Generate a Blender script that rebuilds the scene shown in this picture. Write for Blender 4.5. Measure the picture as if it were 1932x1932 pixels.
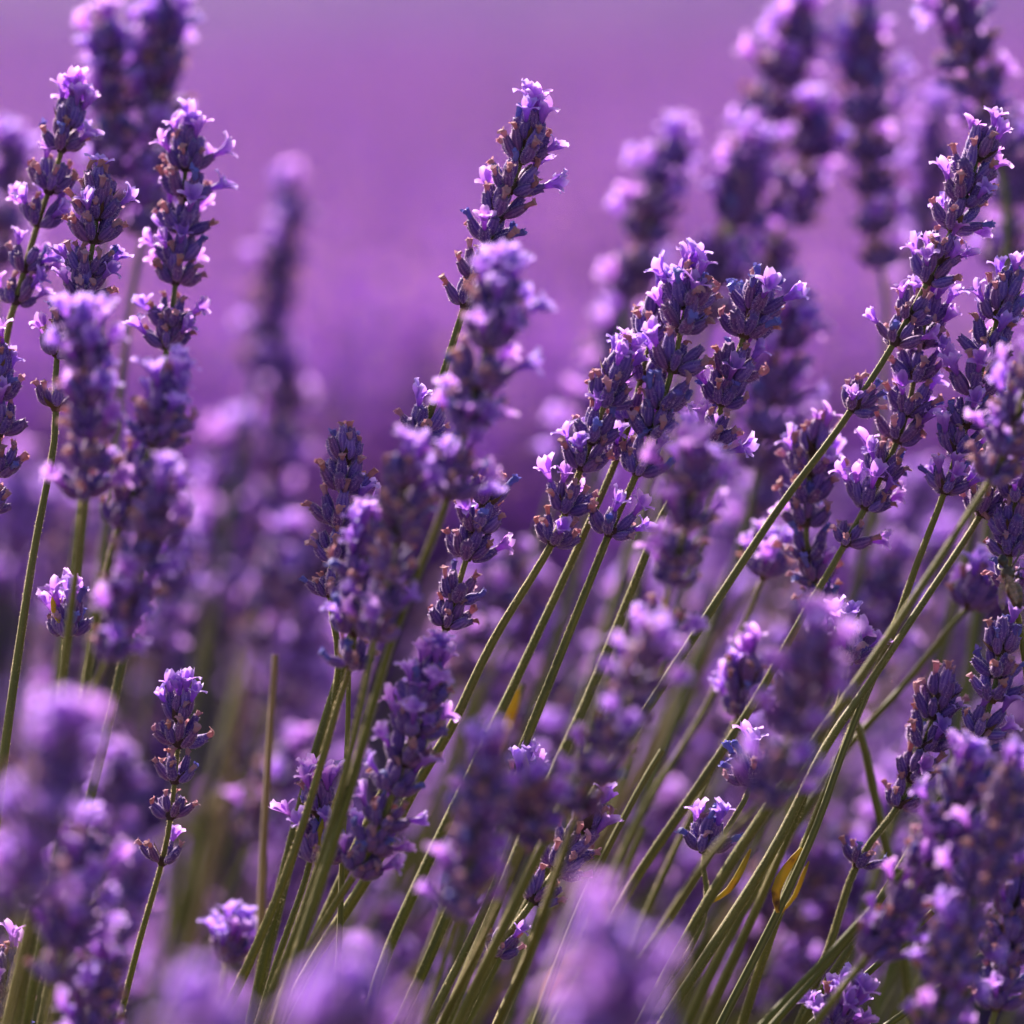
import bpy, math, random
import numpy as np
from mathutils import Vector, Matrix, Quaternion

# ------------------------------------------------------------------ camera, light, exposure
for o in list(bpy.data.objects): bpy.data.objects.remove(o)
SC = bpy.context.scene
COL = SC.collection
R = math.radians
PITCH, CAM_H, D0, LENS, SENSOR = R(8.0), 0.85, 1.17, 100.0, 24.0
WID = SENSOR / LENS * D0                      # picture width in metres at the plane of focus
cam = bpy.data.cameras.new('camera'); cam_o = bpy.data.objects.new('camera', cam); COL.objects.link(cam_o)
cam.lens = LENS; cam.sensor_width = SENSOR; cam.sensor_fit = 'HORIZONTAL'
cam.clip_start = 0.02; cam.clip_end = 2000
cam_o.location = (0, 0, CAM_H); cam_o.rotation_euler = (R(90) - PITCH, 0, 0)
cam.dof.use_dof = True; cam.dof.focus_distance = D0; cam.dof.aperture_fstop = 2.7
SC.camera = cam_o

SUN_EL, SUN_AZ = R(31), R(-26)                # behind the flowers, a little to the left
world = bpy.data.worlds.new('World'); SC.world = world; world.use_nodes = True
wn = world.node_tree.nodes; wl = world.node_tree.links
bg = wn['Background']; bg.inputs['Strength'].default_value = 0.085
sky = wn.new('ShaderNodeTexSky'); sky.sky_type = 'NISHITA'; sky.sun_disc = False
sky.sun_elevation = SUN_EL; sky.sun_rotation = SUN_AZ; sky.dust_density = 4.0; sky.air_density = 1.0; sky.ozone_density = 0.6
wl.new(sky.outputs[0], bg.inputs[0])
sun = bpy.data.lights.new('sun', 'SUN'); sun.energy = 5.0; sun.angle = R(0.6); sun.color = (1.0, 0.84, 0.78)
sun_o = bpy.data.objects.new('sun', sun); COL.objects.link(sun_o)
sdir = Vector((math.sin(SUN_AZ) * math.cos(SUN_EL), math.cos(SUN_AZ) * math.cos(SUN_EL), math.sin(SUN_EL)))
sun_o.rotation_euler = (-sdir).to_track_quat('-Z', 'Y').to_euler(); sun_o.location = sdir * 20
vs = SC.view_settings
vs.view_transform = 'Standard'; vs.look = 'None'; vs.exposure = 1.42; vs.gamma = 1.0
SC.render.engine = 'CYCLES'
SC.cycles.max_bounces = 4; SC.cycles.diffuse_bounces = 3; SC.cycles.adaptive_threshold = .02; SC.cycles.transparent_max_bounces = 6
SC.cycles.use_denoising = True

FWD = Vector((0, math.cos(PITCH), -math.sin(PITCH))); UP = Vector((0, math.sin(PITCH), math.cos(PITCH)))
def P(u, v, d):
    """photo position (1932 grid) at d metres behind the plane of focus"""
    s = (D0 + d) / D0 * WID / 1932
    return Vector((0, 0, CAM_H)) + Vector((1, 0, 0)) * ((u - 966) * s) - UP * ((v - 966) * s) + FWD * (D0 + d)

# ------------------------------------------------------------------ materials
MATS = []
def nm(name):
    m = bpy.data.materials.new(name); m.use_nodes = True
    m.node_tree.nodes.clear()
    return m, m.node_tree.nodes, m.node_tree.links
def node(N, t, **kw):
    n = N.new(t)
    for k, v in kw.items(): setattr(n, k, v)
    return n
def ramp(N, stops, interp='LINEAR'):
    r = N.new('ShaderNodeValToRGB'); r.color_ramp.interpolation = interp
    e = r.color_ramp.elements
    while len(e) < len(stops): e.new(0.5)
    for i, (p, c) in enumerate(stops):
        e[i].position = p; e[i].color = (*c, 1)
    return r
def rnd(N, L):
    """per-piece random number"""
    oi = N.new('ShaderNodeObjectInfo'); at = node(N, 'ShaderNodeAttribute', attribute_name='var')
    a = node(N, 'ShaderNodeMath', operation='ADD'); L.new(oi.outputs['Random'], a.inputs[0]); L.new(at.outputs['Fac'], a.inputs[1])
    f = node(N, 'ShaderNodeMath', operation='FRACT'); L.new(a.outputs[0], f.inputs[0])
    return f.outputs[0]
def mixc(N, L, fac, a, b, mode='MIX'):
    m = node(N, 'ShaderNodeMix', data_type='RGBA', blend_type=mode)
    for s, x in ((0, fac), (6, a), (7, b)):
        if isinstance(x, (int, float)): m.inputs[s].default_value = x
        elif isinstance(x, tuple): m.inputs[s].default_value = (*x, 1)
        else: L.new(x, m.inputs[s])
    return m.outputs[2]
def finish(m, N, L, col, rough, trans, sheen=0.0, sheen_tint=(1, 1, 1), spec=0.3, bump=None, trans_col=None, sheen_rough=0.35):
    out = N.new('ShaderNodeOutputMaterial'); b = N.new('ShaderNodeBsdfPrincipled')
    L.new(col, b.inputs['Base Color']); b.inputs['Roughness'].default_value = rough
    b.inputs['Specular IOR Level'].default_value = spec
    b.inputs['Sheen Weight'].default_value = sheen; b.inputs['Sheen Tint'].default_value = (*sheen_tint, 1)
    b.inputs['Sheen Roughness'].default_value = sheen_rough
    if bump:
        bm = N.new('ShaderNodeBump'); bm.inputs['Strength'].default_value = bump[1]; bm.inputs['Distance'].default_value = bump[2]
        L.new(bump[0], bm.inputs['Height']); L.new(bm.outputs[0], b.inputs['Normal'])
    if trans > 0:
        t = N.new('ShaderNodeBsdfTranslucent'); L.new(trans_col or col, t.inputs[0])
        mx = N.new('ShaderNodeMixShader'); mx.inputs[0].default_value = trans
        L.new(b.outputs[0], mx.inputs[1]); L.new(t.outputs[0], mx.inputs[2]); L.new(mx.outputs[0], out.inputs[0])
    else: L.new(b.outputs[0], out.inputs[0])
    MATS.append(m); return m
def objnoise(N, L, scale, detail=3):
    tc = N.new('ShaderNodeTexCoord'); n = N.new('ShaderNodeTexNoise')
    n.inputs['Scale'].default_value = scale; n.inputs['Detail'].default_value = detail
    L.new(tc.outputs['Object'], n.inputs['Vector'])
    return n.outputs['Fac']

# 0 calyx
m, N, L = nm('calyx_velvet')
t = node(N, 'ShaderNodeAttribute', attribute_name='t'); rib = node(N, 'ShaderNodeAttribute', attribute_name='rib')
along = ramp(N, [(0, (.16, .095, .19)), (.25, (.115, .048, .25)), (.7, (.066, .026, .20)), (1, (.125, .052, .21))]); L.new(t.outputs['Fac'], along.inputs[0])
ribm = node(N, 'ShaderNodeMath', operation='MULTIPLY'); ribm.inputs[1].default_value = .38; L.new(rib.outputs['Fac'], ribm.inputs[0])
c = mixc(N, L, ribm.outputs[0], along.outputs[0], (.34, .21, .46))
hue = ramp(N, [(0, (.75, .7, .95)), (.35, (1.0, .9, 1.05)), (.6, (1.25, .95, .85)), (.85, (1.0, 1.1, 1.35)), (1, (1.5, 1.5, 1.5))]); L.new(rnd(N, L), hue.inputs[0])
c = mixc(N, L, 1.0, c, hue.outputs[0], 'MULTIPLY')
finish(m, N, L, c, .65, .06, .4, (.80, .66, .92), .25, (objnoise(N, L, 2500), .25, .0003))
# 1 open corolla
m, N, L = nm('petal')
t = node(N, 'ShaderNodeAttribute', attribute_name='t'); rib = node(N, 'ShaderNodeAttribute', attribute_name='rib')
along = ramp(N, [(0, (.25, .055, .42)), (.45, (.44, .155, .70)), (.8, (.53, .255, .83)), (1, (.68, .50, .95))]); L.new(t.outputs['Fac'], along.inputs[0])
ribm = node(N, 'ShaderNodeMath', operation='MULTIPLY'); ribm.inputs[1].default_value = .45; L.new(rib.outputs['Fac'], ribm.inputs[0])
c = mixc(N, L, ribm.outputs[0], along.outputs[0], (.25, .11, .55))
hue = ramp(N, [(0, (.8, .8, 1.0)), (.5, (1, .95, 1)), (1, (1.15, .95, 1.0))]); L.new(rnd(N, L), hue.inputs[0])
c = mixc(N, L, 1.0, c, hue.outputs[0], 'MULTIPLY')
finish(m, N, L, c, .5, .55, .25, (.9, .8, 1), .3, (objnoise(N, L, 1800), .3, .0004))
# 2 withered corolla
m, N, L = nm('withered_petal')
rr = ramp(N, [(0, (.50, .22, .24)), (.3, (.54, .31, .44)), (.55, (.50, .22, .17)), (.75, (.52, .33, .52)), (1, (.36, .16, .16))]); L.new(rnd(N, L), rr.inputs[0])
c = mixc(N, L, objnoise(N, L, 1400), rr.outputs[0], (.50, .25, .30), 'MIX')
t = node(N, 'ShaderNodeAttribute', attribute_name='t')
base = ramp(N, [(0, (.55, .45, .95)), (.45, (1, 1, 1))]); L.new(t.outputs['Fac'], base.inputs[0])
c = mixc(N, L, 1.0, c, base.outputs[0], 'MULTIPLY')
finish(m, N, L, c, .7, .45, .5, (1, .8, .8), .2)
# 3 bract
m, N, L = nm('bract')
rr = ramp(N, [(0, (.10, .055, .04)), (.6, (.07, .04, .05)), (1, (.15, .09, .05))]); L.new(rnd(N, L), rr.inputs[0])
finish(m, N, L, rr.outputs[0], .7, .3, .3, (1, .8, .6), .2)
# 4 hair
m, N, L = nm('fine_hair')
cc = N.new('ShaderNodeRGB'); cc.outputs[0].default_value = (.80, .62, .74, 1)
finish(m, N, L, cc.outputs[0], .6, .55, 0, spec=.3)
# 5 stem
m, N, L = nm('green_stem')
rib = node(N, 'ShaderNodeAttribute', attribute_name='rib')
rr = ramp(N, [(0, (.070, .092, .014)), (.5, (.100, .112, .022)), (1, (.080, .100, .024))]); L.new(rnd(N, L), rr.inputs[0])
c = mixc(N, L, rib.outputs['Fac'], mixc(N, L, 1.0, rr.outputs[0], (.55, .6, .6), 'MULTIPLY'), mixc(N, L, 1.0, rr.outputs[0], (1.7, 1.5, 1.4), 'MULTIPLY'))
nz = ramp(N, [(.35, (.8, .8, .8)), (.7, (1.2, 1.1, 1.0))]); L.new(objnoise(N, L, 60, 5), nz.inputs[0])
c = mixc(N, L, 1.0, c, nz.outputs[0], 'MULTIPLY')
finish(m, N, L, c, .55, .0, .5, (1, .86, .6), .35, (objnoise(N, L, 1500), .2, .0003), sheen_rough=.3)
# 6 yellow leaf
m, N, L = nm('yellowing_leaf')
n1 = objnoise(N, L, 140, 4)
rr = ramp(N, [(.28, (.10, .045, .015)), (.38, (.42, .26, .02)), (.55, (.46, .34, .03)), (.8, (.18, .20, .03))]); L.new(n1, rr.inputs[0])
finish(m, N, L, rr.outputs[0], .55, .4, .2, (1, .9, .6), .3)
# 7 blue withered corolla
m, N, L = nm('blue_withered_petal')
rr = ramp(N, [(0, (.12, .11, .46)), (.5, (.18, .17, .55)), (1, (.14, .08, .38))]); L.new(rnd(N, L), rr.inputs[0])
finish(m, N, L, rr.outputs[0], .6, .3, .3, (.8, .85, 1), .3)
# 8 grey-green foliage
m, N, L = nm('grey_green_leaf')
rr = ramp(N, [(0, (.07, .085, .045)), (1, (.11, .12, .075))]); L.new(rnd(N, L), rr.inputs[0])
finish(m, N, L, rr.outputs[0], .6, .25, .3, (1, .95, .8), .25)
# 9 dry straw
m, N, L = nm('dry_straw')
rr = ramp(N, [(.3, (.20, .13, .07)), (.7, (.30, .20, .10))]); L.new(objnoise(N, L, 90), rr.inputs[0])
finish(m, N, L, rr.outputs[0], .7, 0, .5, (1, .85, .7), .2)
# 10 stem hair
m, N, L = nm('stem_down')
cc = N.new('ShaderNodeRGB'); cc.outputs[0].default_value = (.85, .70, .46, 1)
finish(m, N, L, cc.outputs[0], .6, .55, 0, spec=.3)
# 11 petals of the next rows
m, N, L = nm('deep_purple_petal')
rr = ramp(N, [(0, (.165, .038, .37)), (1, (.24, .070, .51))]); L.new(rnd(N, L), rr.inputs[0])
finish(m, N, L, rr.outputs[0], .6, .5, .1, (.9, .7, 1), .1)
CALYX, PETAL, WITHER, BRACT, HAIR, STEM, LEAF, BLUE, FOLI, STRAW, DOWN, FPETAL = range(12)

# ------------------------------------------------------------------ geometry kit (templates in metres, +Z outward)
class T:
    """a small mesh: verts, faces, material per face, t / rib / var per vertex"""
    def __init__(s): s.v = []; s.f = []; s.m = []; s.t = []; s.r = []; s.var = []
    def vert(s, p, t=0., r=0., var=0.): s.v.append(tuple(p)); s.t.append(t); s.r.append(r); s.var.append(var); return len(s.v) - 1
    def face(s, idx, m): s.f.append(tuple(idx)); s.m.append(m)
    def add(s, o, M=None, var=None):
        k = len(s.v); va = np.array(o.v)
        if M is not None:
            A = np.array(M); va = va @ A[:3, :3].T + A[:3, 3]
        s.v.extend(map(tuple, va)); s.t.extend(o.t); s.r.extend(o.r)
        s.var.extend(o.var if var is None else [var] * len(o.v))
        s.f.extend(tuple(i + k for i in f) for f in o.f); s.m.extend(o.m)
    def mesh(s, name, smooth=True):
        me = bpy.data.meshes.new(name); me.from_pydata(s.v, [], s.f)
        used = sorted(set(s.m)); mp = {a: i for i, a in enumerate(used)}
        for a in used: me.materials.append(MATS[a])
        me.polygons.foreach_set('material_index', [mp[a] for a in s.m])
        me.polygons.foreach_set('use_smooth', [smooth] * len(s.f))
        for nme, d in (('t', s.t), ('rib', s.r), ('var', s.var)):
            me.attributes.new(nme, 'FLOAT', 'POINT').data.foreach_set('value', d)
        me.update(); return me

def frame(origin, z, roll=0.0):
    z = Vector(z).normalized(); q = z.to_track_quat('Z', 'Y')
    return Matrix.Translation(origin) @ q.to_matrix().to_4x4() @ Matrix.Rotation(roll, 4, 'Z')
def ringtube(T_, rings, seg, mat, close_end=False):
    """rings: list of (list of points, t, ribs)"""
    prev = None
    for pts, t, rb in rings:
        cur = [T_.vert(p, t, b) for p, b in zip(pts, rb)]
        if prev:
            for i in range(seg): T_.face((prev[i], prev[(i + 1) % seg], cur[(i + 1) % seg], cur[i]), mat)
        prev = cur
    if close_end: T_.face(prev, mat)

CAL_LEN = .0046
def calyx_template(seed, hairs=150, seg=16, nr=8, slim=1.0, length=1.0):
    g = random.Random(seed); T_ = T(); Ln = CAL_LEN * length
    bend = g.uniform(.08, .22); bx = g.uniform(-.05, .05)
    prof = [(0, .42), (.10, .66), (.25, .92), (.45, 1.12), (.62, 1.14), (.78, 1.02), (.92, .84), (1.0, .80)]
    rings = []; sk = g.uniform(.92, 1.08)
    for t, r in prof[:nr]:
        cx = -bend * t * t * Ln; cy = bx * t * t * Ln
        pts = []; rb = []
        for i in range(seg):
            a = 2 * math.pi * i / seg; k = 1.0 if i % 2 == 0 else .0
            rad = r * .001 * slim * sk * (1 + (.045 if k else -.045))
            zz = t * Ln + (.0004 if (k and t > .99 and i % 4 == 0) else 0)
            pts.append((cx + rad * math.cos(a), cy + rad * math.sin(a), zz)); rb.append(k)
        rings.append((pts, t, rb))
    ringtube(T_, rings, seg, CALYX)
    e = T_.vert((-bend * Ln, bx * Ln, Ln * .93), 1, 0); n = len(T_.v) - 1
    for i in range(seg): T_.face((n - seg + i, n - seg + (i + 1) % seg, e), CALYX)
    for h in range(hairs):
        t = g.uniform(.05, 1.0); r = np.interp(t, [p[0] for p in prof], [p[1] for p in prof]) * .001 * slim * sk
        a = g.uniform(0, 2 * math.pi); ca, sa = math.cos(a), math.sin(a)
        b0 = Vector((-bend * t * t * Ln + r * ca, bx * t * t * Ln + r * sa, t * Ln))
        dv = Vector((ca + g.uniform(-.4, .4), sa + g.uniform(-.4, .4), g.uniform(.1, .9))).normalized() * g.uniform(.00025, .0006)
        w = Vector((-sa, ca, g.uniform(-.5, .5))).normalized() * .000034
        i0 = T_.vert(b0 - w, t); i1 = T_.vert(b0 + w, t); i2 = T_.vert(b0 + dv, t); T_.face((i0, i1, i2), HAIR)
    T_.tip = frame((-bend * Ln, bx * Ln, Ln * .93), (-2 * bend, 2 * bx, 1.0), g.uniform(0, 6.28))
    return T_

def lobe(T_, M, length, width, flare, curl, g, nu=5, nv=6, notch=0.0, t0=.55):
    """a petal lobe: starts at the origin going +Z, folding outward (+X)"""
    grid = []
    for j in range(nv):
        s = j / (nv - 1); ang = flare * min(1, s * 1.8) + curl * s * s
        row = []
        # centre line by integrating the angle
        x = z = 0.
        for q in range(8):
            ss = s * (q + .5) / 8; a = flare * min(1, ss * 1.8) + curl * ss * ss
            x += math.sin(a) * length * s / 8; z += math.cos(a) * length * s / 8
        wd = width * ((.34, .72, 1.0, 1.02, .82, .40)[j] if nv == 6 else 1)
        for i in range(nu):
            k = i / (nu - 1) * 2 - 1
            cup = .14 * length * k * k * (.5 + s)
            wob = g.gauss(0, .035) * length * s
            p = Vector((x - cup * math.cos(ang) + wob * math.cos(ang), k * wd / 2, z + cup * math.sin(ang) * .5 - notch * (1 - abs(k)) * (s > .95) * length))
            row.append(T_.vert(M @ p, t0 + (1 - t0) * s, 1.0 if (i == 2 and j < 4) else .35 if i in (1, 3) and j < 3 else 0.))
        grid.append(row)
    for j in range(nv - 1):
        for i in range(nu - 1): T_.face((grid[j][i], grid[j][i + 1], grid[j + 1][i + 1], grid[j + 1][i]), PETAL)

def corolla_template(seed, openness=1.0):
    g = random.Random(seed); T_ = T(); seg = 10; tl = g.uniform(.0024, .0036)
    lean = g.uniform(-.25, .35)
    rings = []
    for t, r in [(0, .40), (.45, .48), (.8, .62), (1.0, .85)]:
        pts = [(r * .001 * math.cos(2 * math.pi * i / seg) + lean * t * t * tl, r * .001 * math.sin(2 * math.pi * i / seg), t * tl) for i in range(seg)]
        rings.append((pts, t * .5, [float(i % 3 == 0) * .6 for i in range(seg)]))
    ringtube(T_, rings, seg, PETAL)
    # two big upper lobes, three smaller lower lobes
    for a, ln, wd, fl in ((148, 3.5, 2.5, .55), (212, 3.5, 2.5, .55), (68, 2.8, 1.75, 1.25), (0, 3.0, 1.9, 1.4), (-68, 2.8, 1.75, 1.25)):
        aa = R(a + g.uniform(-9, 9)); fl = fl * openness + g.uniform(-.25, .25)
        rr = .00076
        M = Matrix.Translation((lean * tl, 0, tl * .97)) @ Matrix.Rotation(aa, 4, 'Z') @ Matrix.Translation((rr, 0, 0))
        lobe(T_, M, ln * .001 * g.uniform(.85, 1.15), wd * .001 * g.uniform(.9, 1.12), fl, g.uniform(-.2, 1.1), g, notch=g.uniform(0, .15))
    return T_

def withered_template(seed, mat=WITHER, size=1.0, ragged=.42):
    g = random.Random(seed); T_ = T(); seg = 8; size *= 1.12; ln = g.uniform(.0014, .0026) * size
    bx, by = g.uniform(-.5, .5), g.uniform(-.5, .5); rings = []
    prof = [(-.25, .36), (.15, .44), (.5, .50), (.75, .62), (.95, .66)]
    for t, r in prof:
        pts = []
        for i in range(seg):
            a = 2 * math.pi * i / seg; q = r * .001 * size * (1 + g.uniform(-ragged, ragged) * max(t, .1))
            pts.append((q * math.cos(a) + bx * t * t * ln, q * math.sin(a) * .8 + by * t * t * ln, t * ln))
        rings.append((pts, max(t, 0), [0.] * seg))
    ringtube(T_, rings, seg, mat, True)
    for k in range(5):   # shrivelled lobes
        a = 2 * math.pi * k / 5 + g.uniform(-.4, .4)
        o = Vector((bx * ln + .0004 * size * math.cos(a), by * ln + .0004 * size * math.sin(a), ln * .9))
        d = Vector((math.cos(a) * g.uniform(.3, 1.2), math.sin(a) * g.uniform(.3, 1.2), g.uniform(-.5, .9))).normalized() * g.uniform(.0003, .0008) * size
        w = Vector((-math.sin(a), math.cos(a), g.uniform(-.5, .5))).normalized() * .00035 * size
        i = [T_.vert(o - w, .8), T_.vert(o + w, .8), T_.vert(o + d * .6 + w * 1.1, 1), T_.vert(o + d + Vector((0, 0, g.uniform(-.3, .3) * .001)), 1), T_.vert(o + d * .6 - w * .9, 1)]
        T_.face((i[0], i[1], i[2]), mat); T_.face((i[0], i[2], i[3]), mat); T_.face((i[0], i[3], i[4]), mat)
    return T_

def bract_template(seed):
    g = random.Random(seed); T_ = T(); seg = 8; rings = []
    for z, r in ((-.0010, .9), (-.0002, 1.25), (.0006, 1.3), (.0014, .95)):
        rings.append(([(r * .001 * math.cos(2 * math.pi * i / seg), r * .001 * math.sin(2 * math.pi * i / seg), z) for i in range(seg)], 0, [0.] * seg))
    ringtube(T_, rings, seg, BRACT)
    for a0 in (0, math.pi):
        ln = g.uniform(.0034, .0050); wd = g.uniform(.0020, .0030); el = R(g.uniform(25, 50)); a = a0 + g.uniform(-.3, .3)
        M = Matrix.Rotation(a, 4, 'Z'); prev = None
        for j in range(5):
            s = j / 4; w = wd * (.5, .95, .8, .4, .02)[j]; x = .001 + ln * s * math.cos(el) ; z = -.0006 + ln * s * math.sin(el) * (.5 + .7 * s)
            cur = [T_.vert(M @ Vector((x - .15 * w, -w / 2, z + .18 * w)), s), T_.vert(M @ Vector((x, 0, z)), s), T_.vert(M @ Vector((x - .15 * w, w / 2, z + .18 * w)), s)]
            if prev:
                for i in (0, 1): T_.face((prev[i], prev[i + 1], cur[i + 1], cur[i]), BRACT)
            prev = cur
    return T_

CAL = [calyx_template(100 + i, length=(1, .92, 1.08, 1.0, .85, 1.0)[i], slim=(1.0, 1.06, .98, .94, 1.0, 1.1)[i]) for i in range(6)]
COR = [corolla_template(200 + i, (1, .8, 1.1, .45, .95, .7)[i]) for i in range(6)]
WIT = [withered_template(300 + i) for i in range(6)] + [withered_template(320 + i, BLUE, 1.12, .5) for i in range(3)]
BRA = [bract_template(400 + i) for i in range(3)]
ME = {}
for i, x in enumerate(CAL): ME['calyx', i] = x.mesh('calyx')
for i, x in enumerate(COR): ME['corolla', i] = x.mesh('corolla')
for i, x in enumerate(WIT): ME['withered_corolla', i] = x.mesh('withered_corolla', False)
for i, x in enumerate(BRA): ME['whorl', i] = x.mesh('whorl')
TPL = {'calyx': CAL, 'corolla': COR, 'withered_corolla': WIT, 'whorl': BRA}

def compose(g, opn, top=False, small=False, blue=.13, full=1.0):
    """florets of one whorl: list of (kind, variant, matrix) groups, one group per floret"""
    out = []
    if top == 'tuft': tiers = [(g.randint(7, 9), 40, 72, .0), (g.randint(5, 7), 8, 36, .0014)]
    elif top: tiers = [(g.randint(4, 6), 18, 42, .0), (g.randint(3, 4), 2, 16, .0012)]
    elif small: tiers = [(g.randint(5, 7), 42, 66, .0)]
    else: tiers = [(round(g.randint(6, 8) * full), 48, 74, -.0002), (round(g.randint(3, 5) * full), 22, 44, .0012)]
    for n, lo, hi, z in tiers:
        a0 = g.uniform(0, 6.28)
        for k in range(n):
            a = a0 + 2 * math.pi * (k + g.uniform(-.28, .28)) / n; tl = R(g.uniform(lo, hi))
            d = Vector((math.cos(a) * math.sin(tl), math.sin(a) * math.sin(tl), math.cos(tl)))
            # local frame with -X of the calyx bending back towards the stalk
            zax = d; xax = Vector((math.cos(a) * math.cos(tl), math.sin(a) * math.cos(tl), -math.sin(tl))); yax = zax.cross(xax)
            M = Matrix((xax, yax, zax)).transposed().to_4x4(); M.translation = Vector((math.cos(a), math.sin(a), 0)) * .0013 + Vector((0, 0, z + g.uniform(-.0005, .0006)))
            M = M @ Matrix.Scale(g.uniform(.86, 1.10), 4)
            ci = g.randrange(6); fl = [('calyx', ci, M)]
            q = g.random(); tip = M @ CAL[ci].tip
            if q < opn: fl.append(('corolla', g.randrange(6), tip @ Matrix.Translation((0, 0, -.0007))))
            elif q < opn + .13: pass
            else:
                w = g.randrange(6) if g.random() > blue else 6 + g.randrange(3)
                fl.append(('withered_corolla', w, tip))
            out.append(fl)
    return out

def link(o, parent=None):
    COL.objects.link(o)
    if parent is not None: o.parent = parent
    return o
def tag(o, label, cat, group=None, kind=None):
    if label: o['label'] = label
    if cat: o['category'] = cat
    if group: o['group'] = group
    if kind: o['kind'] = kind
    return o

JOIN = {}
def joined_whorl(kind, seed, opn):
    key = (kind, seed, opn)
    if key not in JOIN:
        g = random.Random(hash((kind == 'top', seed, int(opn * 100))) & 0xffff); t_ = T(); t_.add(BRA[seed % 3])
        for fl in compose(g, opn, kind == 'top', kind == 'small'):
            for k, i, M in fl: t_.add(TPL[k][i], M, g.random())
        JOIN[key] = t_.mesh('whorl')
    return JOIN[key]
FLO = {}
def floret_mesh(fl):
    k = tuple((a, b) for a, b, _ in fl)
    if k not in FLO:
        t_ = T(); t_.add(CAL[fl[0][1]])
        if len(fl) > 1: t_.add(TPL[fl[1][0]][fl[1][1]], CAL[fl[0][1]].tip, .37)
        FLO[k] = t_.mesh('floret')
    return FLO[k]

def smooth_path(pts, step=.006):
    """Catmull-Rom through 3-D points, evenly resampled"""
    p = [Vector(x) for x in pts]; p = [p[0] * 2 - p[1]] + p + [p[-1] * 2 - p[-2]]; out = []
    for i in range(1, len(p) - 2):
        a, b, c, d = p[i - 1:i + 3]; n = max(2, int((c - b).length / step))
        for k in range(n):
            t = k / n
            out.append(.5 * ((2 * b) + (c - a) * t + (2 * a - 5 * b + 4 * c - d) * t * t + (3 * b - a - 3 * c + d) * t ** 3))
    out.append(p[-2]); return out

def stem_template(path, r0, r1, var, mat=STEM, seg=12, hairs=0):
    """four-ridged stalk swept along path (tip first)"""
    T_ = T(); rings = []; n = len(path); X = None
    for i, p in enumerate(path):
        tan = (path[min(i + 1, n - 1)] - path[max(i - 1, 0)]).normalized()
        if X is None: X = tan.orthogonal().normalized(); X.rotate(Quaternion(tan, var * 6.28))
        X = (X - tan * X.dot(tan)).normalized(); Y = tan.cross(X)
        s = i / (n - 1); rad = r0 + (r1 - r0) * min(1, s * 3)
        pts = []; rb = []
        for k in range(seg):
            a = 2 * math.pi * k / seg; q = abs(math.cos(2 * a))     # corners at multiples of 90 degrees
            rr = rad * (1 + .12 * (2 * q - 1)); pts.append(p + X * (rr * math.cos(a)) + Y * (rr * math.sin(a))); rb.append(q if seg > 6 else .5)
        rings.append((pts, s, rb))
    ringtube(T_, rings, seg, mat, True)
    g = random.Random(int(var * 1e6))
    for h in range(hairs):
        i = g.randrange(1, n - 1); p, q = path[i], path[i + 1]; tan = (q - p).normalized(); nn = tan.orthogonal().normalized(); nn.rotate(Quaternion(tan, g.uniform(0, 6.2832)))
        rad = r0 + (r1 - r0) * min(1, i / (n - 1) * 3); o = p.lerp(q, g.random()) + nn * rad * .95
        d = (nn + tan * g.uniform(-.5, .5)).normalized() * g.uniform(.00025, .0006); w = tan * .00005
        T_.face((T_.vert(o - w, 0), T_.vert(o + w, 0), T_.vert(o + d, 0)), DOWN)
    T_.var = [var] * len(T_.v); return T_

def leaf_template(path, width, side, mat=LEAF, var=0.3):
    T_ = T(); n = len(path); prev = None; side = Vector(side).normalized()
    for i, p in enumerate(path):
        s = i / (n - 1); w = width * (math.sin(math.pi * (.06 + .9 * s)) ** .7) / 2
        tan = (path[min(i + 1, n - 1)] - path[max(i - 1, 0)]).normalized(); sd = (side - tan * side.dot(tan)).normalized(); up = tan.cross(sd)
        cur = [T_.vert(p - sd * w + up * w * .35, s), T_.vert(p, s), T_.vert(p + sd * w + up * w * .35, s),
               T_.vert(p + sd * w * .98 + up * w * .35 - up * .00025, s), T_.vert(p - up * .0003, s), T_.vert(p - sd * w * .98 + up * w * .35 - up * .00025, s)]
        if prev:
            for a in range(6): T_.face((prev[a], prev[(a + 1) % 6], cur[(a + 1) % 6], cur[a]), mat)
        prev = cur
    T_.var = [var] * len(T_.v); return T_

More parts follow.
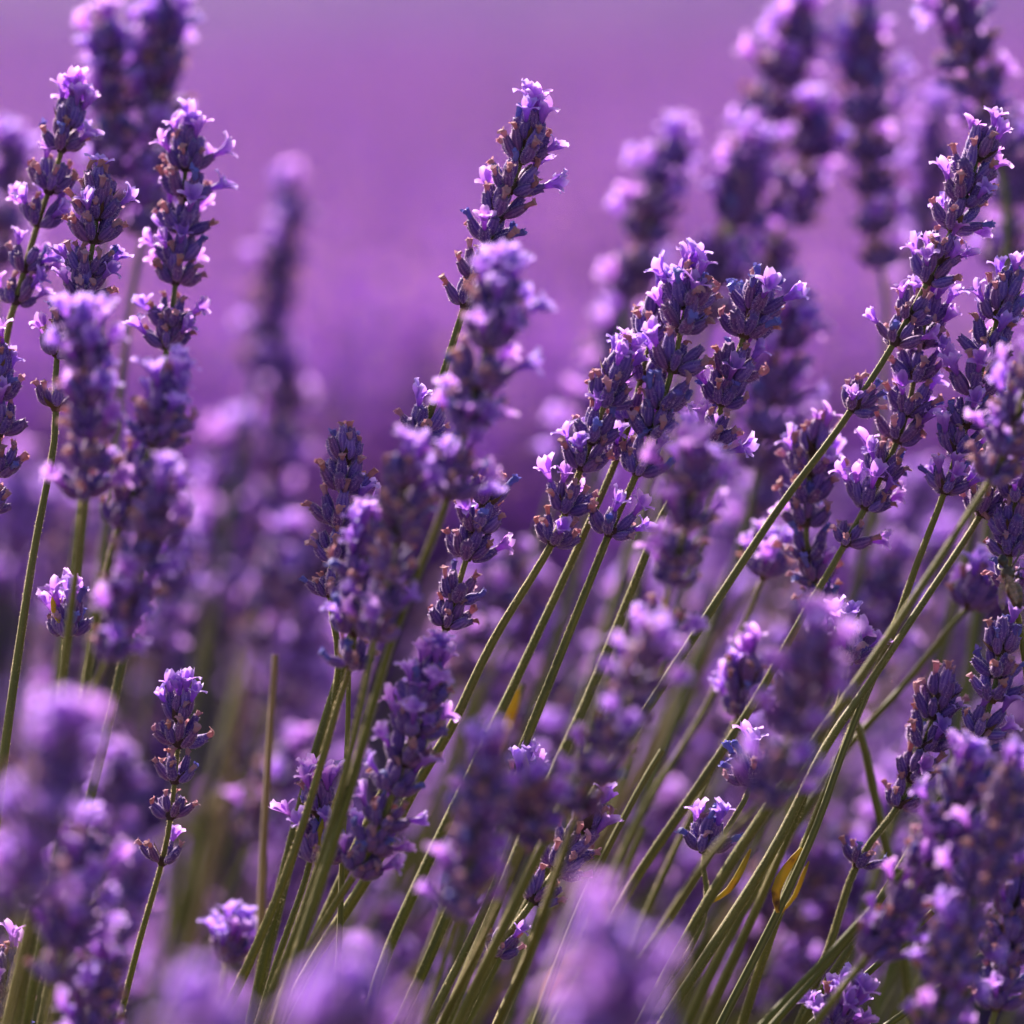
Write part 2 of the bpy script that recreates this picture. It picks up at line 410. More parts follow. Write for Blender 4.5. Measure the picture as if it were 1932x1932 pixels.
def extend_down(pts, zend, seed):
    """carry a stalk on below the picture into the leafy base of the bush"""
    g = random.Random(seed); p = Vector(pts[-1]); d = (Vector(pts[-1]) - Vector(pts[-2])).normalized(); out = []
    while p.z > zend and len(out) < 40:
        d = (d * .93 + Vector((g.uniform(-.02, .02), g.uniform(-.02, .02), -.09))).normalized(); p = p + d * .03; out.append(p.copy())
    return out
BASES = []
def lavender(label, axis, stem, d, level=1, opn=.18, lower=(), n=None, blue=.13, group=None, size=1.0, topopen=None, full=1.0, leaves=(), zend=.30, rstem=.00135, seed=None, name='lavender_flower', lowsmall=True, tuft=False):
    """axis: photo points tip..spike foot; stem: photo points below it; d: depth at tip, foot and stalk end"""
    seed = seed if seed is not None else int(axis[0][0] * 7 + axis[0][1] * 13); g = random.Random(seed)
    d = d if isinstance(d, (tuple, list)) else (d, d, d)
    A = [P(u, v, d[0] + (d[1] - d[0]) * i / max(1, len(axis) - 1)) for i, (u, v) in enumerate(axis)]
    full = full * g.uniform(.84, 1.12)
    S = [P(u + g.uniform(-4, 4), v, d[1] + (d[2] - d[1]) * (i + 1) / max(1, len(stem))) for i, (u, v) in enumerate(stem)]
    full_pts = A + S; full_pts = full_pts + extend_down(full_pts, zend, seed)
    path = smooth_path(full_pts)
    base = path[-1].copy(); BASES.append(base)
    root = bpy.data.objects.new(name, None); root.location = base; root.empty_display_size = .01; link(root)
    tag(root, label, 'lavender', group)
    off = Matrix.Translation(-base)
    # arc length of spike
    spike = smooth_path(A, .0015); cum = [0]
    for a, b in zip(spike, spike[1:]): cum.append(cum[-1] + (b - a).length)
    Ltot = cum[-1]
    def at(s):
        s = min(max(s, 0), Ltot); i = min(int(np.searchsorted(cum, s)), len(spike) - 1); j = max(i - 2, 0); k = min(i + 2, len(spike) - 1)
        return spike[i], (spike[j] - spike[k]).normalized()
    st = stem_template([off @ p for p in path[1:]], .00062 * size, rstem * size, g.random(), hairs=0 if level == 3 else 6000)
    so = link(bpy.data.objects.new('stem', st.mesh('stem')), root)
    n = n or max(3, round(Ltot / .0094))
    slots = []
    for k in range(n):
        f = k / max(1, n - 1); s = (.0065 + (Ltot - .0065) * (f ** 1.08)) + (g.uniform(-.0014, .0014) if 0 < k < n - 1 else 0); slots.append((s, 'top' if k == 0 else 'mid', f))
    items = [(*at(s), kind, f) for s, kind, f in slots]
    for (u, v, dd) in lower:
        q = P(u, v, dd); i = min(range(len(path)), key=lambda i: (path[i] - q).length); j = min(i + 2, len(path) - 1)
        items.append((path[i], (path[max(i - 2, 0)] - path[j]).normalized(), 'small' if lowsmall else 'mid', 1))
    for w, (p, z, kind, f) in enumerate(items):
        sc = 1.38 * size * (1.0 if kind == 'top' else (.88 + .14 * math.sin(math.pi * min(1, f * 1.1 + .12))) * g.uniform(.94, 1.06))
        M = frame(off @ p, z, g.uniform(0, 6.28)) @ Matrix.Scale(sc, 4)
        if kind == 'top': M = M @ Matrix.Translation((0, 0, -.0012))
        o_ = (topopen if topopen is not None else min(.6, opn * 2)) if kind == 'top' else opn * g.uniform(.4, 1.6)
        if level == 3:
            oq = (.06, .22, .42, .68)[0 if o_ < .1 else 1 if o_ < .32 else 2 if o_ < .55 else 3]
            wo = link(bpy.data.objects.new('whorl', joined_whorl(kind, g.randrange(5), oq)), root); wo.matrix_basis = M; continue
        wo = link(bpy.data.objects.new('whorl', ME['whorl', g.randrange(3)]), root); wo.matrix_basis = M
        for fl in compose(g, o_, ('tuft' if n == 1 or tuft else True) if kind == 'top' else False, kind == 'small', blue, full):
            if level == 2:
                fo = link(bpy.data.objects.new('floret', floret_mesh(fl)), wo); fo.matrix_basis = fl[0][2]
            else:
                for k, i, Mk in fl:
                    c = link(bpy.data.objects.new(k, ME[k, i]), wo); c.matrix_basis = Mk
    for (pts, dd, wd) in leaves:
        lp = smooth_path([off @ P(u, v, dd + .001 * q) for q, (u, v) in enumerate(pts)], .003)
        lo = link(bpy.data.objects.new('leaf', leaf_template(lp, wd, (1, .5, 0)).mesh('leaf')), root)
    return root

# ------------------------------------------------------------------ the setting: ground and the far field
def ground_mat():
    m, N, L = nm('dry_soil')
    rr = ramp(N, [(.3, (.10, .065, .045)), (.7, (.19, .13, .09))]); L.new(objnoise(N, L, 9, 8), rr.inputs[0])
    return finish(m, N, L, rr.outputs[0], .9, 0, 0, bump=(objnoise(N, L, 40, 6), .6, .02))
gm = ground_mat()
g = random.Random(5); T_ = T(); nx = ny = 60
def gpos(i): x = (i / nx * 2 - 1); return 900 * x * abs(x) ** 2.2
for j in range(ny + 1):
    for i in range(nx + 1):
        x, y = gpos(i), gpos(j); T_.vert((x, y, g.uniform(-.02, .02) if abs(x) + abs(y) < 40 else -.02))
for j in range(ny):
    for i in range(nx): a = j * (nx + 1) + i; T_.face((a, a + 1, a + nx + 2, a + nx + 1), len(MATS) - 1)
gr = link(bpy.data.objects.new('ground', T_.mesh('ground'))); tag(gr, 'dry brown soil under the lavender rows', None, kind='structure')

def cheap_spike(seed, open_share=.92, petal=1.0):
    """a far lavender spike with stalk: few faces, base at the origin"""
    g = random.Random(seed); T_ = T(); h = .34
    lean = Vector((g.uniform(.05, .25), g.uniform(-.1, .1), 0)); top = Vector((0, 0, h))
    def ax(s): return Vector((lean.x * s * s * h, lean.y * s * s * h, s * h))
    for a in (0, 2.1):
        w = Vector((math.cos(a), math.sin(a), 0)) * .0012
        i = [T_.vert(ax(0) - w), T_.vert(ax(0) + w), T_.vert(ax(.84) + w), T_.vert(ax(.84) - w)]; T_.face(i, STEM)
    for k in range(6):
        c = ax(.80 + .04 * k); a0 = g.uniform(0, 6.28)
        for q in range(6):
            a = a0 + q * 1.047 + g.uniform(-.2, .2); d = Vector((math.cos(a), math.sin(a), g.uniform(.5, 1.3))).normalized(); sd = d.cross(Vector((0, 0, 1))).normalized() * .0012
            p = [T_.vert(c, .2), T_.vert(c + d * .003 + sd, .5), T_.vert(c + d * .0058, 1), T_.vert(c + d * .003 - sd, .5)]; T_.face(p, CALYX)
            if g.random() < open_share:
                e = c + d * .0055; s2 = Vector((g.uniform(-1, 1), g.uniform(-1, 1), g.uniform(-1, 1))).normalized() * (.0028 * petal if g.random() < .6 * petal else .0014); up = d * .0035 * petal + Vector((0, 0, .002))
                m_ = FPETAL if s2.length > .002 else WITHER
                p = [T_.vert(e - s2 * .4, .6), T_.vert(e + s2 * .4, .6), T_.vert(e + up + s2, 1), T_.vert(e + up - s2, 1)]; T_.face(p, m_)
    return T_
CH = [cheap_spike(900 + i) for i in range(8)]; FULL_BLOOM = [cheap_spike(930 + i, 1.0, 1.5) for i in range(6)]
def tile(name, places, templates):
    """one mesh of many placed copies (places: x, y, z, scale, rot)"""
    V = []; F = []; Mt = []; Tt = []; Vr = []; k = 0
    arrs = [(np.array(t.v), np.array(t.f, dtype=np.int64), np.array(t.m), np.array(t.t)) for t in templates]
    g = np.random.default_rng(3)
    for (x, y, z, s, r) in places:
        v, f, m_, tt = arrs[g.integers(len(arrs))]; c, sn = math.cos(r), math.sin(r)
        w = v @ np.array([[c, sn, 0], [-sn, c, 0], [0, 0, 1]]) * s + (x, y, z)
        V.append(w); F.append(f + k); Mt.append(m_); Tt.append(tt); Vr.append(np.full(len(v), g.random())); k += len(v)
    V = np.concatenate(V); F = np.concatenate(F); Mt = np.concatenate(Mt)
    me = bpy.data.meshes.new(name); me.vertices.add(len(V)); me.vertices.foreach_set('co', V.ravel())
    me.loops.add(F.size); me.loops.foreach_set('vertex_index', F.ravel()); me.polygons.add(len(F))
    me.polygons.foreach_set('loop_start', np.arange(len(F)) * F.shape[1])
    used = sorted(set(Mt.tolist())); lut = np.zeros(32, int)
    for i, a in enumerate(used): lut[a] = i; me.materials.append(MATS[a])
    me.polygons.foreach_set('material_index', lut[Mt])
    me.attributes.new('t', 'FLOAT', 'POINT').data.foreach_set('value', np.concatenate(Tt))
    me.attributes.new('var', 'FLOAT', 'POINT').data.foreach_set('value', np.concatenate(Vr))
    me.update(calc_edges=True); me.validate(); return me
g = random.Random(11); places = []
ROW0, PITCHROW = 2.75, 1.25
def canopy_z(x, y):
    """height of the flower tops across a row of bushes"""
    k = ((y - ROW0 + .12 * math.sin(x * 1.3)) / PITCHROW) % 1.0
    return .63 - .16 * (abs(k - .5) * 2) ** 2.2
for _ in range(9000):
    y = 2.05 + 9.5 * (g.random() ** 1.7); x = g.uniform(-1, 1) * (.30 + y * .26)
    s = g.uniform(1.1, 1.45); z = canopy_z(x, y) - .34 * s + g.gauss(0, .025)
    places.append((x, y, z, s, g.uniform(-.8, .8)))
front = []
for _ in range(2600):
    y = g.uniform(1.98, 2.5); x = g.uniform(-.95, .95); s = g.uniform(1.1, 1.4)
    front.append((x, y, g.uniform(.12, .62) - .34 * s, s, g.uniform(-.8, .8)))
fo = link(bpy.data.objects.new('lavender_field', tile('lavender_field', places, CH)))
tag(fo, 'purple flower heads of the next lavender rows, a soft mass behind the bush', 'lavender field', kind='stuff')
fr = link(bpy.data.objects.new('lavender_bank', tile('lavender_bank', front, FULL_BLOOM)))
tag(fr, 'bank of fully open purple flowers down the flank of the next row', 'lavender field', kind='stuff')
# leafy mounds of the rows, and far rows as rolling purple canopy
m, N, L = nm('far_lavender')
nz = objnoise(N, L, 55, 6)
rr = ramp(N, [(.32, (.042, .010, .10)), (.5, (.092, .024, .245)), (.68, (.15, .052, .38))]); L.new(nz, rr.inputs[0])
finish(m, N, L, rr.outputs[0], .8, .25, .15, (.9, .7, 1), .1, (nz, 1.0, .05)); FAR = len(MATS) - 1
T_ = T(); g = random.Random(8); cols = 70
ys = [2.0 + .09 * k for k in range(110)] + [12 * 1.035 ** k for k in range(1, 75)]
for y in ys:
    w = 1.0 + y * .42
    for i in range(cols + 1):
        x = (i / cols * 2 - 1) * w
        drop = .16 if y < 11.5 else .02 + .14 * max(0, 1 - (y - 11.5) / 3)
        T_.vert((x, y, canopy_z(x, y) - drop + g.gauss(0, .022)))
for j in range(len(ys) - 1):
    for i in range(cols): a = j * (cols + 1) + i; T_.face((a, a + 1, a + cols + 2, a + cols + 1), FAR)
# close the front of the mass down to the soil
b0 = len(T_.v)
for i in range(cols + 1): x = (i / cols * 2 - 1) * (1 + 2.0 * .42); T_.vert((x, 1.98, -.02))
for i in range(cols): T_.face((b0 + i, b0 + i + 1, i + 1, i), FAR)
fc = link(bpy.data.objects.new('lavender_rows', T_.mesh('lavender_rows')))
tag(fc, 'dense rolling purple lavender rows reaching into the distance', 'lavender field', kind='stuff')

# ------------------------------------------------------------------ the flowers of the near bush
# sharp ones
lavender('lone spike rising above the gap, pale petals on top, small whorl down its stem',
         [(1003, 205), (985, 300), (935, 420), (878, 575)], [(815, 775), (738, 960), (655, 1220), (590, 1450), (530, 1680), (470, 1932)], (0, 0, .02), opn=.12, topopen=.5, lower=[(795, 835, 0)], n=7, size=1.08, lowsmall=False)
lavender('short dark spike with upright brown-tipped buds beside two paler open spikes',
         [(650, 805), (650, 900), (636, 1000), (622, 1120)], [(640, 1260), (600, 1440), (545, 1650), (480, 1932)], (.0, .0, .03), opn=.07, n=5, topopen=.05, blue=.135)
lavender('slender spike with two bare buds at its tip leaning over paler flowers on its flank',
         [(932, 890), (905, 980), (875, 1070), (843, 1180)], [(825, 1240), (770, 1400), (700, 1530), (580, 1800), (530, 1932)], (.0, .0, .03), opn=.2, n=5, topopen=.05)
lavender('lowest leaning spike of the bunched group, with dry tan flower on its bottom whorl',
         [(1180, 655), (1135, 780), (1090, 900), (1043, 1022)], [(930, 1210), (850, 1370), (790, 1480), (700, 1640), (600, 1800), (530, 1932)], (-.005, .0, .02), opn=.2, n=6, size=1.04, topopen=.6)
lavender('middle spike of the bunched group half hidden between its neighbours',
         [(1255, 540), (1225, 650), (1195, 770), (1165, 862)], [(1090, 1035), (925, 1390), (837, 1570), (735, 1790), (690, 1932)], (.012, .01, .02), opn=.25, n=5)
lavender('tallest dense spike of the bunched group with crumpled blue flowers crowning it',
         [(1312, 515), (1290, 600), (1262, 720), (1203, 890)], [(1147, 1005), (985, 1420), (900, 1590), (810, 1810), (750, 1932)], (-.005, -.005, .015), opn=.15, n=6, size=1.06, tuft=True, topopen=.15, blue=.3, lower=[(1147, 990, 0)], lowsmall=False)
lavender('greyish blue-tipped spike of the bunched group standing on its far side from the lone spike',
         [(1440, 528), (1412, 610), (1378, 710), (1338, 830)], [(1255, 970), (1190, 1110), (1100, 1330), (960, 1640), (840, 1932)], (.006, .006, .03), opn=.12, n=5, size=1.06, tuft=True, topopen=.1, blue=.4, lower=[(1318, 860, .006)], lowsmall=False)
lavender('tall leaning spike with white sunlit petals on top, its long bare stem crossing other spikes',
         [(1862, 232), (1825, 360), (1765, 500), (1688, 645)], [(1580, 810), (1465, 970), (1250, 1290), (1130, 1480), (1000, 1700), (880, 1932)], (.0, .0, .03), opn=.22, n=8, topopen=.6, lower=[(1600, 790, .0)], lowsmall=False)
lavender('long spike with star-shaped open flowers just below the tall white-topped one',
         [(1760, 540), (1735, 660), (1705, 800), (1634, 955)], [(1510, 1170), (1420, 1330), (1300, 1510), (1190, 1680), (1050, 1932)], (.01, .01, .03), opn=.3, n=7, lower=[(1600, 1020, .01)], lowsmall=False)
lavender('dark thick spike with tan withered tips crossed by two green stems',
         [(1545, 790), (1525, 900), (1522, 1020), (1547, 1148)], [(1560, 1215), (1620, 1380), (1652, 1510), (1690, 1700), (1720, 1932)], (.03, .03, .05), opn=.15, n=7, topopen=.05)
lavender('spike with pale open stars on its foot beside the dark bee-visited spike',
         [(1912, 505), (1870, 640), (1825, 790), (1783, 925)], [(1735, 1060), (1680, 1200), (1610, 1360), (1470, 1720), (1400, 1932)], (0, 0, .02), opn=.24, n=7, topopen=.15, blue=.3)
lavender('spike behind the pale fading one, on a straight green stem with sunlit edge',
         [(1945, 690), (1915, 780), (1885, 880), (1852, 968)], [(1730, 1160), (1640, 1290), (1560, 1410), (1450, 1620), (1250, 1932)], (.012, .006, .0), opn=.18, n=5)
lavender('dark upright spike on which the bee is feeding',
         [(1935, 840), (1918, 940), (1905, 1030), (1908, 1110)], [(1925, 1170), (1938, 1300), (1950, 1500), (1960, 1932)], (0, 0, .02), opn=.12, n=5, topopen=.1)
lavender('small tapering dark bud spike above a single lilac flower on its stem',
         [(1788, 1262), (1765, 1340), (1735, 1430), (1697, 1518)], [(1620, 1630), (1560, 1790), (1510, 1932)], (.012, .012, .02), opn=.05, n=5, topopen=.0, blue=.08, lower=[(1628, 1620, .013)])
lavender('spike with scattered blue withered flowers between the bee and the small bud spike',
         [(1890, 1165), (1885, 1250), (1865, 1340), (1828, 1425)], [(1770, 1520), (1680, 1660), (1560, 1850), (1510, 1932)], (.0, .0, .02), opn=.12, n=5, blue=.35)
lavender('small isolated spike with white-lilac petals on top, standing apart over its own curved stem',
         [(338, 1292), (338, 1370), (332, 1450), (322, 1540)], [(305, 1625), (265, 1780), (225, 1932)], (0, 0, .01), opn=.03, n=4, topopen=.5, blue=.06, lower=[(306, 1612, 0)], size=.9, rstem=.0011)
lavender('dark spike lying behind a green stem, with one separate whorl further down its own stem',
         [(1130, 1515), (1090, 1580), (1050, 1640), (1008, 1698)], [(940, 1798), (870, 1932)], (.01, .0, .0), opn=.1, n=4, topopen=.2, lower=[(940, 1800, 0)], lowsmall=False)
lavender('single tuft of lilac and blue flowers on a thin side stalk',
         [(1346, 1555), (1333, 1592)], [(1329, 1640), (1336, 1705), (1300, 1790), (1205, 1932)], (-.002, -.002, -.002), opn=.3, n=1, topopen=.3, blue=.4, rstem=.001, seed=77,
         leaves=[([(1338, 1705), (1375, 1680), (1400, 1640), (1416, 1602)], -.004, .0021)])
lavender('spike half hidden behind a paler one, small tuft apart low on its stem',
         [(195, 312), (180, 430), (155, 560), (108, 668)], [(105, 830), (62, 1070), (5, 1430), (-20, 1700), (-40, 1932)], (.0, .0, .0), opn=.12, n=7, topopen=.3, lower=[(98, 750, 0)])
lavender('spike with a white-petalled crown set apart above star-shaped lilac flowers',
         [(140, 178), (112, 300), (72, 420), (30, 568)], [(8, 640), (-30, 900), (-80, 1400), (-110, 1932)], (.022, .022, .02), opn=.3, n=6, topopen=.7)
lavender('straight dense spike with white tip petals and a wide cup-shaped bottom whorl',
         [(356, 232), (348, 350), (335, 500), (316, 652)], [(305, 740), (280, 950), (230, 1250), (150, 1600), (80, 1932)], (.028, .024, .02), opn=.26, n=8, topopen=.5)
lavender('cut-off spike reaching in below the white-crowned one',
         [(-10, 640), (-8, 760), (-2, 880), (-25, 960)], [(-40, 1100), (-60, 1500), (-90, 1932)], (0, 0, 0), opn=.15, n=5)

# slightly out of focus, before and behind the sharp ones
L2 = dict(level=2)
lavender('pale spike standing before the half-hidden edge spike, with a bright white petal on top', [(148, 590), (165, 700), (170, 820), (158, 932)], [(140, 1080), (122, 1280), (100, 1500), (30, 1932)], (-.07, -.06, -.03), opn=.3, n=6, **L2)
lavender('spike right below the wide cup-shaped whorl, crowded with open flowers', [(330, 690), (305, 790), (270, 880), (225, 990)], [(190, 1120), (160, 1300), (110, 1600), (50, 1932)], (-.05, -.05, -.02), opn=.3, n=6, **L2)
lavender('loose pale spike above crossing stems, star flowers along its length', [(312, 900), (285, 1010), (245, 1120), (205, 1240)], [(170, 1330), (120, 1520), (60, 1740), (10, 1932)], (-.09, -.08, -.03), opn=.4, n=6, **L2)
lavender('soft pale spike overlapping the foot of the lone spike', [(950, 505), (925, 620), (890, 760), (845, 935)], [(800, 1060), (735, 1230), (655, 1500), (560, 1800), (520, 1932)], (-.075, -.07, -.03), opn=.32, n=8, **L2)
lavender('pale spike between the short dark spike and the slender spike', [(765, 850), (760, 960), (735, 1080), (710, 1200)], [(640, 1500), (560, 1750), (490, 1932)], (-.075, -.06, -.02), opn=.3, n=6, **L2)
lavender('spike leaning over the short dark one, ending in a dark bud cluster over three stems', [(690, 985), (680, 1080), (670, 1170), (662, 1255)], [(640, 1330), (555, 1600), (490, 1780), (420, 1932)], (-.045, -.03, -.01), opn=.26, n=5, **L2)
lavender('soft spike covering the foot of the bunched group, with a loose whorl hanging below it', [(1305, 830), (1310, 920), (1290, 1010), (1265, 1095)], [(1250, 1170), (1190, 1280), (1080, 1480), (950, 1750), (860, 1932)], (-.085, -.07, -.03), opn=.34, n=5, lower=[(1252, 1165, -.05)], lowsmall=False, **L2)
lavender('spike with a broad pale flower cap, leaning among many green stems', [(822, 1235), (785, 1360), (745, 1490), (700, 1600)], [(640, 1690), (560, 1830), (500, 1932)], (-.03, -.03, -.01), opn=.2, n=7, topopen=.9, lower=[(682, 1645, -.02)], lowsmall=False, **L2)
lavender('small loose tuft with a yellow leaf clinging among the crowded stems', [(585, 1475), (600, 1520), (597, 1565)], [(575, 1660), (530, 1800), (490, 1932)], (-.005, -.005, 0), opn=.12, n=2, blue=.5, leaves=[([(612, 1630), (615, 1560), (640, 1510), (648, 1460)], -.008, .0032)], **L2)
lavender('dark little whorl low among the stems with a yellow leaf through it', [(605, 1560), (605, 1600), (600, 1632)], [(575, 1700), (530, 1830), (500, 1932)], (-.01, -.01, 0), opn=.05, n=1, blue=.6, leaves=[([(598, 1640), (600, 1600), (606, 1575), (612, 1540)], -.014, .003)], **L2)
lavender('small blue tuft with an orange leaf tip beside a soft dark spike', [(985, 1430), (990, 1470), (985, 1520)], [(960, 1590), (900, 1740), (810, 1932)], (.0, .0, 0), opn=.1, n=2, blue=.6, leaves=[([(1005, 1480), (995, 1450), (990, 1420)], -.006, .0018)], **L2)
lavender('soft dark spike standing over the low separate whorl', [(925, 1395), (915, 1500), (890, 1610), (862, 1722)], [(835, 1820), (800, 1932)], (-.11, -.10, -.08), opn=.26, n=6, **L2)
lavender('soft leaning spike with a pale cap and a sharp green stem below', [(1235, 1195), (1190, 1310), (1145, 1410), (1095, 1520)], [(1000, 1790), (935, 1932)], (-.12, -.08, .0), opn=.3, n=6, **L2)
lavender('hazy round flower head over a straight stem, just above the dark lying spike', [(1020, 1470), (1010, 1520), (1000, 1568)], [(920, 1760), (830, 1932)], (-.10, -.08, -.02), opn=.2, n=3, **L2)
lavender('soft pale spike in the gap between the green diagonal stems', [(1545, 1170), (1525, 1280), (1490, 1400), (1445, 1505)], [(1345, 1605), (1240, 1770), (1130, 1932)], (-.12, -.10, -.01), opn=.38, n=6, **L2)
lavender('small blue tuft peeping out behind the soft pale spike among the diagonal stems', [(1408, 1425), (1418, 1465)], [(1405, 1510), (1345, 1610), (1230, 1780), (1120, 1932)], (0, 0, 0), opn=.1, n=1, blue=.8, seed=51, **L2)
lavender('pale fading spike hanging over the tall straight stems', [(1965, 640), (1935, 740), (1905, 830), (1872, 900)], [(1700, 1170), (1560, 1370), (1440, 1535), (1335, 1702), (1205, 1932)], (-.06, -.05, -.005), opn=.4, n=5, **L2)
lavender('little tuft of white and blue flowers just behind the diagonal stems', [(1600, 1190), (1600, 1235)], [(1580, 1330), (1530, 1470), (1440, 1680), (1330, 1932)], (.0, .0, .04), opn=.7, n=1, topopen=.7, seed=13, **L2)
lavender('thin budding spike behind the long diagonal stem', [(1408, 1235), (1405, 1290), (1395, 1345)], [(1330, 1480), (1230, 1700), (1130, 1932)], (.05, .05, .06), opn=.25, n=3, **L2)
lavender('small dark whorl beside the dark thick spike on a pale stem', [(1452, 1030), (1440, 1085)], [(1400, 1180), (1330, 1340), (1200, 1560), (1040, 1932)], (.06, .06, .08), opn=.15, n=1, seed=19, **L2)
lavender('soft spike leaning over the yellow-sheathed stem, full of lilac petals', [(1835, 1425), (1790, 1560), (1720, 1680), (1640, 1800)], [(1560, 1900), (1500, 1990)], (-.06, -.06, -.05), opn=.3, n=8, **L2)
lavender('crowded spike beside the lilac-petalled one, darker and further out', [(1915, 1440), (1880, 1580), (1830, 1720), (1790, 1850)], [(1740, 1960), (1700, 2050)], (-.08, -.08, -.07), opn=.2, n=8, **L2)
lavender('low spike with round lilac petals at the foot of the crowded corner', [(1800, 1730), (1790, 1830), (1760, 1960)], [(1730, 2080)], (-.08, -.08, -.07), opn=.35, n=5, **L2)
lavender('spike filling the bottom corner behind the crowded ones', [(1930, 1640), (1905, 1760), (1880, 1900)], [(1850, 2020)], (-.03, -.03, -.03), opn=.2, n=6, **L2)
lavender('small lilac star tuft at the foot of the long green stems', [(1595, 1870), (1570, 1940)], [(1540, 2010)], (-.01, -.01, 0), opn=.8, n=2, topopen=.8, **L2)
lavender('very pale spike swaying out before all others over the yellow leaves', [(1130, 1745), (1145, 1880), (1150, 2030)], [(1130, 2150)], (-.25, -.25, -.24), opn=.5, n=6, topopen=.5, size=1.15, **L2)
lavender('pale low spike swaying before the foot of the crowded stems', [(660, 1850), (650, 1960), (640, 2080)], [(620, 2200)], (-.30, -.30, -.28), opn=.5, n=5, **L2)
lavender('pale petals just showing beside the curved stem of the isolated spike', [(375, 1880), (370, 1990), (365, 2100)], [(350, 2200)], (-.28, -.28, -.26), opn=.55, n=5, **L2)
lavender('large soft spike before the small isolated spike, lilac petals over a dark core', [(130, 1345), (100, 1460), (70, 1590), (45, 1720)], [(30, 1830), (10, 1960)], (-.20, -.20, -.17), opn=.45, n=7, **L2)
lavender('soft spike below the large soft one with a pink-lilac side cluster', [(165, 1560), (145, 1660), (125, 1760), (105, 1850)], [(90, 1960)], (-.10, -.10, -.09), opn=.4, n=5, **L2)
lavender('low blue-flecked spike at the bottom beside two straight stems', [(190, 1800), (175, 1890), (160, 1990)], [(150, 2080)], (-.07, -.07, -.06), opn=.3, n=4, **L2)
lavender('low soft flower head standing alone over the dark gap', [(450, 1755), (430, 1800)], [(415, 1870), (380, 1960)], (.06, .06, .07), opn=.6, n=2, topopen=.7, **L2)
lavender('low dark whorls cut off by the bottom edge beside two straight stems', [(15, 1790), (10, 1870), (0, 1960)], [(-5, 2060)], (0, 0, 0), opn=.1, n=4, **L2)

lavender('small tuft with a yellow leaf tip low on a stem beside the loose pale spike', [(128, 1135), (126, 1185)], [(118, 1290), (95, 1500), (40, 1932)], (0, 0, 0), opn=.4, n=1, topopen=.35, blue=.4, seed=88, leaves=[([(112, 1175), (104, 1150), (100, 1120)], -.006, .0022)], **L2)
# behind the plane of focus
L3 = dict(level=3, size=1.16, group='spikes rising behind the sharp ones')
lavender('tall soft spike behind the white-crowned one, beside its twin', [(205, 40), (212, 150), (205, 280), (200, 400)], [(190, 600), (150, 1000), (60, 1600), (20, 1932)], (.13, .13, .10), opn=.35, **L3)
lavender('taller twin spike with white petals at its very top', [(302, 5), (300, 130), (290, 280), (270, 440)], [(240, 600), (200, 1000), (120, 1600), (60, 1932)], (.13, .13, .10), opn=.32, topopen=.6, **L3)
lavender('white-topped spike cut off beside the white-crowned one', [(20, 265), (10, 380), (0, 500)], [(-20, 700), (-60, 1400), (-80, 1932)], (.20, .20, .15), opn=.5, topopen=.9, **L3)
lavender('hazy white-tipped spike standing alone in the open gap', [(545, 350), (535, 460), (510, 580), (490, 700)], [(460, 850), (430, 1000), (380, 1400), (330, 1932)], (.30, .30, .25), opn=.3, topopen=.8, **L3)
lavender('hazy spike below the white-tipped one in the open gap', [(540, 690), (535, 800), (520, 920), (510, 1010)], [(480, 1180), (400, 1500), (330, 1932)], (.30, .30, .25), opn=.4, **L3)
lavender('hazy lilac spike low in the open gap', [(440, 800), (430, 920), (410, 1050), (390, 1160)], [(350, 1400), (300, 1932)], (.30, .28, .25), opn=.5, **L3)
lavender('hazy dark-hearted spike low in the open gap, partly behind the short dark spike', [(470, 960), (460, 1060), (450, 1160)], [(420, 1400), (350, 1932)], (.34, .32, .28), opn=.4, **L3)
lavender('tall soft leaning spike with pale beads of petals down one side', [(1515, 15), (1480, 130), (1430, 260), (1385, 390)], [(1330, 560), (1230, 900), (1080, 1400), (900, 1932)], (.17, .17, .14), opn=.3, **L3)
lavender('soft spike with a white crown leaning beside the tall beaded one', [(1270, 260), (1245, 360), (1215, 450), (1190, 560)], [(1160, 700), (1080, 1100), (920, 1600), (820, 1932)], (.17, .17, .14), opn=.4, topopen=.7, **L3)
lavender('soft blue-lilac spike standing right behind the bunched group', [(1410, 270), (1395, 380), (1370, 480), (1340, 600)], [(1300, 760), (1200, 1100), (1050, 1600), (960, 1932)], (.15, .15, .13), opn=.45, **L3)
lavender('soft dark spike with cup whorls between the tall beaded one and the upright one', [(1540, 205), (1520, 320), (1475, 430), (1440, 540)], [(1400, 700), (1300, 1100), (1130, 1600), (1000, 1932)], (.18, .18, .15), opn=.3, **L3)
lavender('upright soft spike of widely spaced cup whorls', [(1628, 8), (1632, 150), (1640, 300), (1662, 500)], [(1670, 640), (1640, 1000), (1500, 1500), (1300, 1932)], (.16, .16, .14), opn=.3, n=8, **L3)
lavender('soft spike cut off by the top edge with a blue-lilac cluster', [(1800, -40), (1820, 80), (1855, 180), (1885, 300)], [(1895, 450), (1870, 900), (1800, 1400), (1650, 1932)], (.12, .12, .10), opn=.38, **L3)
lavender('soft dark spike behind the white-topped leaning spike', [(1930, 230), (1915, 330), (1900, 420), (1885, 500)], [(1870, 650), (1830, 1000), (1700, 1500), (1560, 1932)], (.15, .15, .12), opn=.25, **L3)
lavender('faint spike between the upright one and the white-topped leaning one', [(1760, 210), (1755, 310), (1740, 420), (1725, 560)], [(1700, 750), (1600, 1200), (1400, 1932)], (.28, .28, .24), opn=.4, **L3)
lavender('soft dark spike half hidden behind the grey-blue spike of the bunched group', [(1490, 560), (1475, 650), (1455, 760), (1430, 880)], [(1390, 1050), (1280, 1350), (1100, 1800), (1040, 1932)], (.12, .12, .10), opn=.3, **L3)
